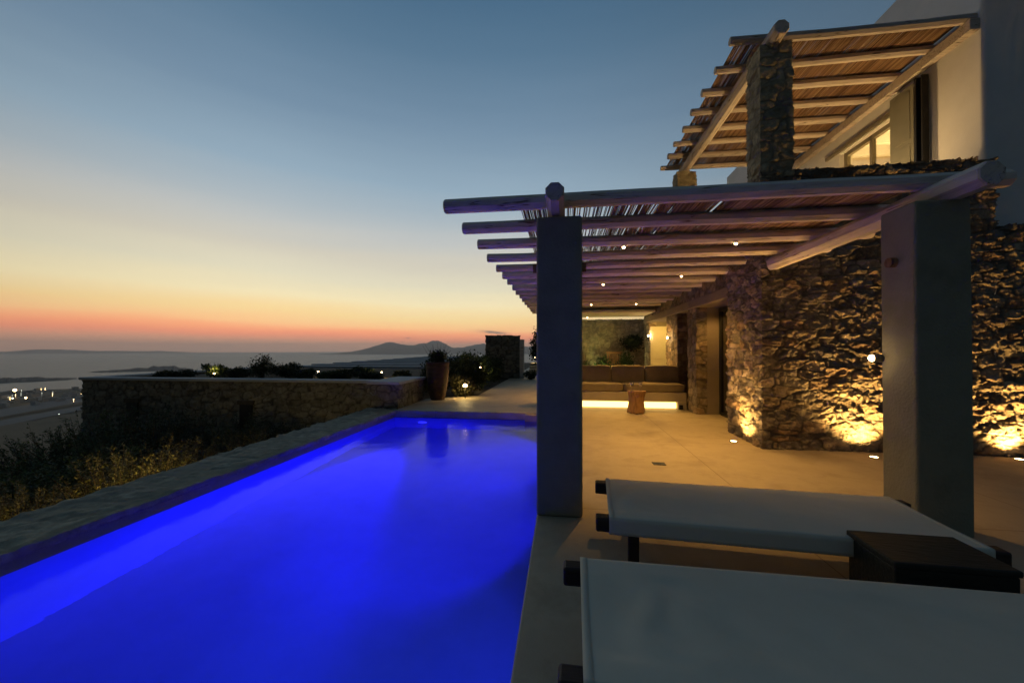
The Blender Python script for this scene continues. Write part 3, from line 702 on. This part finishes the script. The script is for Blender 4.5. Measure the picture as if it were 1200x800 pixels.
# ------------------------------------------------------------------ sun loungers
def lounger(name, loc, rz, ln, label, seed):
    t=empty(name,loc,label,'sun lounger','canvas sun loungers on the terrace',rz)
    W=.69; Z=.40
    def put(o): o.matrix_parent_inverse=Matrix(); return o
    for y in (0.0,-W):
        put(MB().box((-.085,y-.045,Z-.10),(ln+.085,y+.045,Z-.008)).build('rail',M['wood_dark'],t,bevel=.012))
    for x in (.16,ln-.16):
        for y in (-.045,-W+.045): put(MB().box((x-.035,y-.03,0),(x+.035,y+.03,Z-.115)).build('leg',M['wood_dark'],t,bevel=.006))
        put(MB().box((x-.02,-W+.075,.16),(x+.02,-.075,.22)).build('crossbar',M['wood_dark'],t,bevel=.005))
    # sling wrapped over both rails
    nu,nv=120,48; prof=[]
    hw=W/2+.05
    for k in range(nv+1):
        s=-1+2*k/nv
        prof.append(s)
    P=[]
    for i_ in range(nu+1):
        u=i_/nu; x=u*ln
        path=[]
        drop=.105
        Ltot=2*hw+2*drop
        for k in range(nv+1):
            q=k/nv*Ltot
            if q<drop: y,z=hw,Z-drop+q
            elif q>Ltot-drop: y,z=-hw,Z-(q-(Ltot-drop))
            else:
                y=hw-(q-drop); e=max(0,1-(abs(y)/.295)**2)**1.2
                z=Z-.011*e*(1-.3*math.cos(2*PI*u))
            xx=x+(.004 if u<.5 else -.004)*math.cos(y/hw*PI/2)*(1 if u in(0,1) else 0)
            P.append((xx,y-W/2,z))
    P=np.array(P)
    un=P[:,0]/ln
    wr=np.sin(P[:,0]*26+fbm(np.stack([P[:,0]*2,P[:,1]*2,P[:,0]*0],1),3,seed)*14)*np.exp(-((un-.10)/.10)**2)*.0022
    wr+=(fbm(np.stack([P[:,0]*3.5+P[:,1]*3,P[:,1]*2.2,P[:,0]*0],1),3,seed+4)-.5)*.012
    top=(np.abs(P[:,1]+W/2)<hw-.03)
    ed=np.clip((.30-np.abs(P[:,1]+W/2))/.08,0,1); ed=ed*ed*(3-2*ed)
    P[:,2]+=wr*ed*2.2
    P[:,0]+=np.where(top,-.004*np.cos((P[:,1]+W/2)/hw*PI/2)*(1-2*un)*np.clip(1-8*np.minimum(un,1-un),0,1),0)
    i_=np.arange((nu+1)*(nv+1)).reshape(nu+1,nv+1)
    F=np.stack([i_[:-1,:-1].ravel(),i_[:-1,1:].ravel(),i_[1:,1:].ravel(),i_[1:,:-1].ravel()],1)
    o=npmesh('fabric_sling',P,F,M['fabric'],t); put(o)
    sd=o.modifiers.new('thick','SOLIDIFY'); sd.thickness=.004; sd.offset=1
    for r0,r1 in ((0,2),(nu-2,nu)):
        q=P.reshape(nu+1,nv+1,3)[r0:r1+1].copy(); q[:,:,2]+=.0055; q=q.reshape(-1,3)
        j_=np.arange(3*(nv+1)).reshape(3,nv+1)
        G=np.stack([j_[:-1,4:-5].ravel(),j_[:-1,5:-4].ravel(),j_[1:,5:-4].ravel(),j_[1:,4:-5].ravel()],1)
        h_=npmesh('hem',q,G,M['fabric'],t); put(h_); sd=h_.modifiers.new('thick','SOLIDIFY'); sd.thickness=.0022; sd.offset=0
    return t
lounger('sun_lounger',(.35,3.37,0),R(-4.2),2.05,'pale canvas sun lounger in front of the grey pillars',31)
lounger('sun_lounger',(.085,2.06,0),R(-1.6),2.1,'pale canvas sun lounger nearest the camera in the foreground',32)
bx=empty('block_table',(1.93,2.39,0),'dark wooden block table between the two sun loungers','side table')
bx.rotation_euler=(0,0,R(-2))
b1=MB().box((-.265,-.175,.0),(.265,.175,.395)).build('block_body',M['box_wood'],bx,bevel=.008); b1.matrix_parent_inverse=Matrix()
b2=MB().box((-.272,-.182,.397),(.272,.182,.43)).build('block_top',M['box_wood'],bx,bevel=.007); b2.matrix_parent_inverse=Matrix()

# ------------------------------------------------------------------ vegetation
def foliage(name, clumps, n, size, mat, parent, seed, upright=0.):
    """clumps: (x,y,z,rx,ry,rz); leaf shaped faces spread through each clump's volume"""
    rs=np.random.RandomState(seed); vol=np.array([c[3]*c[4]*c[5] for c in clumps]); k=rs.choice(len(clumps),n,p=vol/vol.sum())
    C=np.array(clumps)[k]; d=rs.normal(size=(n,3)); d/=np.linalg.norm(d,axis=1)[:,None]
    r=rs.rand(n,1)**.42*(1+.22*rs.normal(size=(n,1)))
    P=C[:,:3]+d*r*C[:,3:]
    a=rs.normal(size=(n,3))+np.array([0,0,upright])+d*.5; a/=np.linalg.norm(a,axis=1)[:,None]
    b=np.cross(a,rs.normal(size=(n,3))); b/=np.linalg.norm(b,axis=1)[:,None]
    s=size*(.55+.9*rs.rand(n,1)); wd=s*.32
    bend=np.cross(a,b)*s*.18
    V=np.stack([P,P+a*s*.5+b*wd+bend,P+a*s,P+a*s*.5-b*wd+bend],1).reshape(-1,3)
    F=np.arange(n*4).reshape(n,4)
    tone=np.clip(np.repeat(.25*hash3(k,k*0,k*0,seed)+.75*rs.rand(n),4),0,1)
    return npmesh(name,V,F,mat,parent,False,{'leaf':tone})
def shrub(p, rx, h, n, size, mat, label, seed, group=None, name='shrub', ry=None, cat='shrub', upright=.3, lobes=6):
    rnd=random.Random(seed); x,y,z=p; ry=ry or rx
    t=empty(name,p,label,cat,group)
    cl=[(x,y,z+h*.45,rx*.7,ry*.7,h*.42)]
    for k in range(lobes):
        a=rnd.uniform(0,2*PI); q=rnd.uniform(.4,.8); s=rnd.uniform(.25,.5)
        cl.append((x+math.cos(a)*rx*q,y+math.sin(a)*ry*q,z+h*rnd.uniform(.3,.85),rx*s,ry*s,h*s*.6))
    foliage('foliage',cl,n,size,mat,t,seed,upright)
    st=MB()
    for k in range(5):
        c=rnd.choice(cl); st.tube([(x+rnd.uniform(-.05,.05),y+rnd.uniform(-.05,.05),z-.05),((x+c[0])/2,(y+c[1])/2,z+c[2]*0+(c[2]-z)*.5),(c[0],c[1],c[2]+c[5]*.6)],[.018,.012,.004],5)
    st.build('stem',M['bark'],t)
    return t

def sprigs(p, rx, ry, h, nst, nl, leaf, mat, label, seed, group, lean=.35, cat='shrub', name='shrub'):
    '''upright stems with leaves set along them'''
    rs=np.random.RandomState(seed); t=empty(name,p,label,cat,group); P=[];A=[];S=[];T=[]; st=MB()
    for k in range(nst):
        a=rs.uniform(0,2*PI); q=math.sqrt(rs.rand()); bx_=p[0]+math.cos(a)*q*rx*.7; by_=p[1]+math.sin(a)*q*ry*.7
        hh=h*(1-.45*q*q)*rs.uniform(.55,1.12); dx,dy=math.cos(a)*q*rx*lean+rs.normal()*.08*h,math.sin(a)*q*ry*lean+rs.normal()*.08*h
        pts=[(bx_+dx*u**1.6,by_+dy*u**1.6,p[2]-.05+hh*u) for u in (0,.35,.7,1)]
        st.tube(pts,[.010,.008,.005,.002],4,False); tone=rs.rand()
        n=int(nl*hh/h)
        u=rs.uniform(.18,1,n); P.append(np.stack([bx_+dx*u**1.6,by_+dy*u**1.6,p[2]-.05+hh*u],1)+rs.normal(size=(n,3))*.018)
        ang=rs.uniform(0,2*PI,n); up=rs.uniform(.0,1.1,n); A.append(np.stack([np.cos(ang),np.sin(ang),up],1)); S.append(leaf*rs.uniform(.5,1.25,n)*(1.15-.5*u)); T.append(np.clip(.35*tone+.65*rs.rand(n),0,1))
    P=np.concatenate(P);A=np.concatenate(A);S=np.concatenate(S)[:,None];T=np.concatenate(T); A/=np.linalg.norm(A,axis=1)[:,None]
    B=np.cross(A,np.array([0,0,1.])+rs.normal(size=A.shape)*.5); B/=np.linalg.norm(B,axis=1)[:,None]+1e-6
    D=np.cross(A,B)*S*.12
    V=np.stack([P,P+A*S*.5+B*S*.17+D,P+A*S,P+A*S*.5-B*S*.17+D],1).reshape(-1,3)
    npmesh('foliage',V,np.arange(len(V)).reshape(-1,4),mat,t,False,{'leaf':np.repeat(T,4)})
    st.build('stem',M['bark'],t); return t
# shrubs just outside the pool wall
def gz(x,y): return float(terr(np.array([x]),np.array([y]))[0])
near=[(-6.05,3.1,.85,.80,'leaf_yellow','lit yellowish shrub behind the pool wall at the left edge of the photo'),
      (-6.5,4.2,.8,.72,'leaf_olive','olive green shrub behind the pool wall second from the left edge'),
      (-6.1,5.3,.75,1.05,'leaf_yellow','brightly lit golden shrub behind the pool wall beside the hidden garden lamp'),
      (-6.7,6.4,.8,1.0,'leaf_olive','thin olive shrub behind the pool wall right of the golden shrub'),
      (-6.2,7.6,.7,1.0,'leaf_olive','feathery dull shrub behind the pool wall below the neighbouring stone wall'),
      (-8.0,4.0,1.0,.75,'leaf_olive','dull shrub sprawling on the slope behind the lit yellow shrubs'),
      (-5.75,8.7,.5,1.05,'leaf_dark','dark feathery shrub behind the pool wall in the corner of the stone wall')]
for k,(x,y,r,h,m_,lb) in enumerate(near):
    x-=.5; h+=.16; z=gz(x,y); sprigs((x,y,z),r,r*1.1,h,190,60,.08,M[m_],lb,100+k,'shrubs behind the pool wall')
mid=[(-9.3,7.9,1.2,1.75,'dark tall bush below the left slot window of the stone building'),(-10.9,8.4,1.3,2.0,'tallest dark bush in front of the stone building'),(-12.9,8.5,1.2,1.6,'dark bush at the outer corner of the stone building'),
     (-7.5,8.5,.9,1.4,'dark bush under the right slot window of the stone building'),(-13.2,6.3,.6,.85,'small rounded bush standing alone on the slope at the far left'),(-10.0,6.0,1.2,.9,'low dark bush on the slope in front of the tallest bush'),(-15.8,8.9,.9,.8,'low bush standing free on the slope left of the stone building'),(-8.4,6.4,1.1,1.0,'broad dull bush on the slope behind the golden shrub')]
for k,(x,y,r,h,lb) in enumerate(mid):
    z=gz(x,y); sprigs((x,y,z),r,r*1.1,h*1.05,260,70,.11,M['leaf_dark' if k in(0,3) else 'leaf_green'],lb,140+k,'dark bushes on the slope',.5)
garden_glow=[(-5.42,5.0,-.36,30),(-5.42,3.1,-.38,20),(-5.42,4.05,-.38,14)]
for k,(x,y,z,W) in enumerate(garden_glow):
    t=empty('garden_lamp',(x,y,z),['garden lamp hidden in the golden shrub behind the pool wall','garden lamp hidden in the shrub at the left edge','garden lamp hidden between two lit shrubs behind the pool wall'][k],'garden lamp','garden lamps')
    MB().lathe([(.0,.12),(.03,.11),(.045,.07),(.045,.05)],14,(x,y,z)).build('lamp_head',M['warm_soft'],t)
    MB().tube([(x,y,z-.8),(x,y,z+.05)],.012,8).build('stake',M['frame_dark'],t)
    point('garden_glow',(x-.03,y,z+.22),W*1.15,(1,.68,.18),.05,t)

# ------------------------------------------------------------------ neighbouring stone building with planted roof
nb=empty('stone_building',(-9.5,13,-3),'long low rubble stone building with slot windows and planted roof','building')
stone_box('stone_wall',(-14,9.8,-4.5),(-4.95,18,.60),('y-','x-'),.03,M['stone_dark'],nb,cell=(.34,.34,.17),amp=.03,seed=61,rough=.015)
MB().box((-14.06,9.74,.60),(-4.94,10.12,.68)).build('coping',M['neigh'],nb,bevel=.025,seg=3)
MB().box((-14.06,10.122,.60),(-13.7,18,.68)).build('coping',M['neigh'],nb,bevel=.025,seg=3)
MB().box((-13.9,10.0,.2),(-4.96,18,.56)).build('roof_soil',M['soil'],nb)
for x0 in (-12.42,-8.82):
    fr=MB(); fr.box((x0,9.74,-1.0),(x0+.36,9.79,-.02)); w_=fr.build('slot_window',M['frame_dark'],nb)
    MB().box((x0-.06,9.72,-.02),(x0+.42,9.82,.09)).build('sill',M['soil'],w_)
gw=empty('garden_wall',(-4.5,10.4,0),'low stone wall with concrete coping at the far left corner of the pool','garden wall')
stone_box('stone_wall',(-4.93,9.5,-1.2),(-4.15,11.35,.60),('x-','x+','y-','y+'),.018,M['stone_dark'],gw,cell=(.30,.30,.2),amp=.03,seed=64)
MB().box((-4.98,9.45,.60),(-4.10,11.4,.675)).build('coping',M['neigh'],gw,bevel=.02,seg=3)
hk=MB().tube([(-4.86,9.44,.40),(-4.80,9.44,.34),(-4.74,9.44,.34),(-4.72,9.44,.46)],.008,6).build('wall_hook',M['metal'],gw)

roofp=[(-12.9,11.2,.35,.28),(-12.0,11.0,.6,.34),(-10.9,11.2,.45,.55),(-10.1,11.1,.5,.42),(-9.2,11.0,.55,.95),(-8.5,11.3,.42,.5),(-7.8,11.0,.5,.40),(-7.1,11.2,.4,.32),(-6.5,10.9,.45,.38),(-5.7,11.2,.5,.32),(-9.9,12.8,.6,.5),(-6.3,12.0,.5,.44),(-5.3,12.4,.4,.28),(-7.4,12.6,.6,.32)]
rl=['small low bush at the left end of the planted roof','flat dark bush second from the left on the planted roof','rounded bush lit golden from behind on the planted roof','low bush right of the golden lit one on the planted roof',
    'tallest pointed bush on the planted roof','rounded bush right of the tallest one on the planted roof','wide flat bush in the middle of the planted roof','pale green low bush on the planted roof','ragged bush right of the middle of the planted roof',
    'bush at the right end of the planted roof by the low wall','back row bush behind the golden lit one','back row bush near the right end lit yellow','small back row bush beside the clay jar side','broad back row bush in the middle of the planted roof']
for k,(x,y,r,h) in enumerate(roofp):
    shrub((x,y,.55),r*.85,h*.88,2000,.05,M['leaf_green' if k in(2,7,11) else 'leaf_dark'],rl[k],200+k,'bushes on the planted roof')
for k,(x,y,W) in enumerate([(-10.85,11.0,3.5),(-5.9,12.2,4),(-8.2,12.3,2.0)]):
    t=empty('roof_lamp',(x,y,.56),['small lamp glowing under the golden bush of the planted roof','small lamp glowing at the right end of the planted roof','small lamp in the middle of the planted roof'][k],'garden lamp','lamps on the planted roof')
    MB().tube([(x,y,.56),(x,y,.72)],.012,8).build('stake',M['frame_dark'],t)
    MB().lathe([(0,.20),(.015,.197),(.022,.18),(.022,.165)],12,(x,y,.56)).build('lamp_head',M['warm'],t)
    point('roof_glow',(x,y-.02,.86),W,(1,.7,.2),.04,t)

# far pergola terraces of the next villa
npg=empty('far_pergola',(-11,27,-1),'wide grey slatted pergola of the next villa below the horizon','pergola')
for k in range(10):
    y=19.6+2.05*k; x0=-15+.1*k
    MB().box((x0,y,.46),(-4.5,y+.75,.60+.018*k)).build('slat',M['neigh'],npg,bevel=.03)
MB().box((-14.2,19.7,.25),(-14.0,38.6,.45)).build('beam',M['neigh'],npg)
for y in (20.2,26.5,33): MB().box((-14.25,y,-3),(-13.95,y+.3,.25)).build('post',M['white'],npg)
nv_=empty('next_villa',(-9,24,-3),'white wall with lit windows under the far grey pergola','house')
MB().box((-14.2,23.0,-3),(-4.4,23.3,.44)).build('wall',M['white'],nv_)
for x0,x1 in ((-15.0+2.0,-12.3),(-11.4,-10.9),(-9.7,-9.2),(-7.4,-6.5)):
    MB().box((x0,22.94,-.5),(x1,22.99,.1)).build('lit_window',M['warm_soft'],nv_)

# terracotta jar with dry plant
jar=empty('clay_jar',(-3.72,11.35,0),'tall ribbed terracotta jar at the far corner of the pool','jar')
pf=[(0,0),(.20,0)]+[((.20+.13*math.sin(min(1,z/1.0)*PI*.55)**.9)+.010*max(0,math.cos(z*2*PI/.135))**5,z) for z in np.linspace(.02,1.0,60)]+[(.325,1.02),(.345,1.05),(.345,1.09),(.33,1.12),(.27,1.12),(.26,1.0),(0,.98)]
MB().lathe(pf,36,(-3.72,11.35,0)).build('jar_body',M['terracotta'],jar,smooth=True)
t=empty('jar_plant',(-3.72,11.35,1.0),'dry spiky plant growing out of the terracotta jar','plant')
foliage('foliage',[(-3.72,11.35,1.22,.22,.22,.2),(-3.62,11.35,1.32,.16,.16,.16),(-3.85,11.4,1.28,.14,.14,.12)],900,.07,M['leaf_dark'],t,301,.8)
st=MB(); rnd=random.Random(5)
for k in range(22):
    a=rnd.uniform(0,2*PI); q=rnd.uniform(.1,.55); st.tube([(-3.72,11.35,1.0),(-3.72+math.cos(a)*q*.5,11.35+math.sin(a)*q*.5,1.0+rnd.uniform(.2,.4)),(-3.72+math.cos(a)*q,11.35+math.sin(a)*q,1.0+rnd.uniform(.35,.7))],[.008,.005,.002],4)
st.build('stem',M['bark'],t)

# garden along the path
gs=[(-3.2,12.4,.42,.7,'leaf_olive','olive shrub right beside the glowing path lamp'),(-3.3,13.6,.6,1.15,'leaf_dark','dark shrub between the clay jar and the path'),(-3.4,15.2,.75,1.35,'leaf_green','lit green shrub in the middle of the path border'),
    (-3.5,17.2,.8,1.25,'leaf_dark','dark shrub in the path border nearer the gate wall'),(-3.4,19.0,.7,1.3,'leaf_dark','dark shrub touching the stone gate wall'),(-4.4,13.4,.7,1.2,'leaf_dark','dark shrub behind the clay jar'),(-4.9,16.5,1.0,1.35,'leaf_dark','broad dark shrub at the back of the path border')]
for k,(x,y,r,h,m_,lb) in enumerate(gs): shrub((x,y,-.05),r,h,3200,.085,M[m_],lb,320+k,'shrubs along the path')
shrub((-1.62,19.5,0),.42,.42,700,.08,M['leaf_dark'],'small low plant growing on the path before the steps',340,None,'path_plant',cat='plant')
for k,(x,y,z,W,lb) in enumerate([(-2.98,11.75,.34,10,'glowing mushroom garden lamp beside the clay jar'),(-3.15,14.6,.75,7,'garden lamp glowing inside the green border shrub'),(-1.75,24.5,.9,14,'garden lamp glowing under the dark tree by the steps')]):
    t=empty('path_lamp',(x,y,0),lb,'garden lamp','lamps along the path')
    MB().tube([(x,y,-.05),(x,y,z)],.014,8).build('stake',M['frame_dark'],t)
    MB().lathe([(0,.10),(.04,.09),(.06,.05),(.06,.02),(0,.02)],14,(x,y,z)).build('lamp_head',M['warm'],t)
    point('path_glow',(x,y-.09,z+.0),W,(1,.70,.22),.05,t)

# gate wall, post, steps and tree at the end of the path
gt=empty('gate_wall',(-3.1,20.2,0),'dark stone wall block with timber post at the end of the path','wall')
stone_box('stone_wall',(-4.0,20.1,-.1),(-2.25,20.5,2.2),('x-','x+','y-','z+'),.04,M['stone_dark'],gt,cell=(.34,.34,.24),amp=.05,seed=71)
MB().box((-2.22,20.05,0),(-2.02,20.5,2.0)).build('timber_post',M['wood'],gt,bevel=.01)
for k in range(4):
    struct(MB().box((-2.0,22.4+.5*k,.0+.0),(.4,22.9+.5*k+ (0 if k<3 else 8),.16*(k+1))).build('step',M['deck'],bevel=.012))
tr=empty('tree',(-1.45,23.6,.2),'dark leafy tree rising beside the pillar at the end of the path','tree')
MB().tube([(-1.45,23.6,0),(-1.4,23.6,.9),(-1.2,23.5,1.8)],[.09,.07,.04],8).build('trunk',M['bark'],tr)
foliage('crown',[(-1.3,23.6,1.9,.6,.6,.55),(-1.0,23.5,2.5,.6,.6,.5),(-1.5,23.6,1.3,.5,.5,.5),(-.8,23.4,3.0,.5,.5,.4)],3600,.13,M['leaf_dark'],tr,350)

# garden end wall beyond the sofa
ew=empty('end_wall',(1.2,17.2,0),'pale stone garden wall closing the terrace behind the sofa','wall')
stone_box('stone_wall',(-.55,17.0,-.05),(4.6,17.4,2.75),('y-','x-','z+'),.03,M['stone_lit'],ew,cell=(.30,.30,.22),amp=.028,seed=75)
point('wall_wash',(1.2,15.8,.45),42,(.74,.80,.27),.1)
for k,(x,y,r,h,m_,lb) in enumerate([(.9,16.3,.35,1.05,'leaf_dark','dark round shrub behind the left end of the sofa back'),(1.55,16.4,.4,1.25,'leaf_green','green shrub left of the wooden garden chair'),(2.55,16.3,.40,1.45,'leaf_green','leafy green shrub right of the wooden garden chair'),(2.75,16.6,.55,.6,'leaf_dark','dark overhanging branch on the stone end wall')]):
    shrub((x,y,0 if k<3 else 1.45),r,h,1500,.08,M[m_],lb,360+k,'shrubs behind the sofa')
gc=empty('garden_chair',(2.05,16.1,0),'wooden slatted garden chair against the stone end wall','chair')
mb=MB()
for k in range(7): mb.box((1.76+k*.085,16.28,.5),(1.81+k*.085,16.31,1.32))
mb.box((1.73,16.26,1.32),(2.37,16.33,1.40)); mb.build('backrest',M['stump'],gc,bevel=.006)
MB().box((1.74,15.8,.42),(2.36,16.3,.47)).build('seat',M['stump'],gc,bevel=.006)
for x in (1.74,2.31):
    for y in (15.8,16.25): MB().box((x,y,0),(x+.05,y+.05,.42)).build('leg',M['stump'],gc)

# ------------------------------------------------------------------ the town by the bay
rnd=random.Random(11)
def at_town(px, d):
    t=(px-600)/F_PX; X=-math.sin(PSI)+t*math.cos(PSI); Y=math.cos(PSI)+t*math.sin(PSI); s=d/math.hypot(X,Y); return X*s,Y*s
proto=None
for k in range(60):
    px=rnd.uniform(-4,100); d=rnd.uniform(1060,1420); x,y=at_town(px,d)
    z=gz(x,y)-.3
    h=rnd.choice((3.2,3.4,6.2)); a=rnd.uniform(5,14); b=rnd.uniform(5,10)
    t=MB().box((-a/2,-b/2,0),(a/2,b/2,h)).box((-a/2-.15,-b/2-.15,h),(a/2+.15,b/2+.15,h+.35)).box((-a*.2,-b*.2,h+.35),(a*.15,b*.1,h+1.2)).build('far_house',M['plain_wall'])
    t.location=(x,y,z); t.rotation_euler=(0,0,rnd.uniform(0,PI))
    tag(t,'tiny pale flat roofed house of the town on the dark plain by the bay','house','houses of the town by the bay')
lamps=[(18,1215,'town_light',2.6,'brightest orange floodlight of the town on the plain',16),(15.5,1120,'town_white',1.2,'greenish lamp below the brightest town floodlight',9),(31,1110,'town_light',1.5,'white lamp right below the brightest town floodlight',9)]
for px,d,m_,r,lb,h in lamps:
    x,y=at_town(px,d); z=gz(x,y); t=empty('floodlight_mast',(x,y,z),lb,'street lamp')
    MB().tube([(x,y,z),(x,y,z+h)],[.25,.15],6).build('mast',M['metal'],t)
    MB().lathe([(r*math.sin(PI*q/8),-r*math.cos(PI*q/8)) for q in range(9)],10,(x,y,z+h+r*.8)).build('lamp_head',M[m_],t)
for k in range(15):
    px=rnd.uniform(0,99); d=rnd.choice((rnd.uniform(1060,1420),rnd.uniform(1200,1430))); x,y=at_town(px,d); z=gz(x,y); r=rnd.choice((.14,.18,.22,.22,.4))
    o=MB().lathe([(r*math.sin(PI*q/6),6-r*math.cos(PI*q/6)) for q in range(7)],8).tube([(0,0,0),(0,0,6-r)],.12,5).build('street_lamp',M['town_light' if rnd.random()<.6 else 'town_white'])
    o.location=(x,y,z); tag(o,'tiny lit street lamp among the houses of the town','street lamp','street lamps of the town')
for k in range(7):
    t_=k/6; x=-640-318*t_; y=240+705*t_
    o=MB().lathe([(.5*math.sin(PI*q/6),1-.5*math.cos(PI*q/6)) for q in range(7)],8).build('runway_light',M['town_white']); o.location=(x+20,y+6,-93.6)
    tag(o,'tiny white edge light along the runway on the plain','runway light','lights along the runway')

# ------------------------------------------------------------------ haze
hz=MB().box((-15900,-15900,SEA-12),(15900,15900,225)).build('haze',None); hm_=bpy.data.materials.new('haze_air'); hm_.use_nodes=True
hn=hm_.node_tree; hn.nodes.clear(); ho=hn.nodes.new('ShaderNodeOutputMaterial'); hv=hn.nodes.new('ShaderNodeVolumePrincipled')
hv.inputs['Color'].default_value=(.96,.96,.97,1); hv.inputs['Density'].default_value=9e-5; hv.inputs['Anisotropy'].default_value=.55
hn.links.new(hv.outputs[0],ho.inputs['Volume']); hz.data.materials.append(hm_); struct(hz,'stuff')

# ------------------------------------------------------------------ render settings
sc.view_settings.view_transform='Standard'; sc.view_settings.look='None'; sc.view_settings.exposure=0; sc.view_settings.gamma=1
sc.cycles.use_denoising=True
sc.cycles.max_bounces=8; sc.cycles.diffuse_bounces=4; sc.cycles.glossy_bounces=3; sc.cycles.transparent_max_bounces=12; sc.cycles.volume_bounces=1
sc.cycles.sample_clamp_indirect=4; sc.cycles.sample_clamp_direct=0
sc.cycles.caustics_reflective=False; sc.cycles.caustics_refractive=True
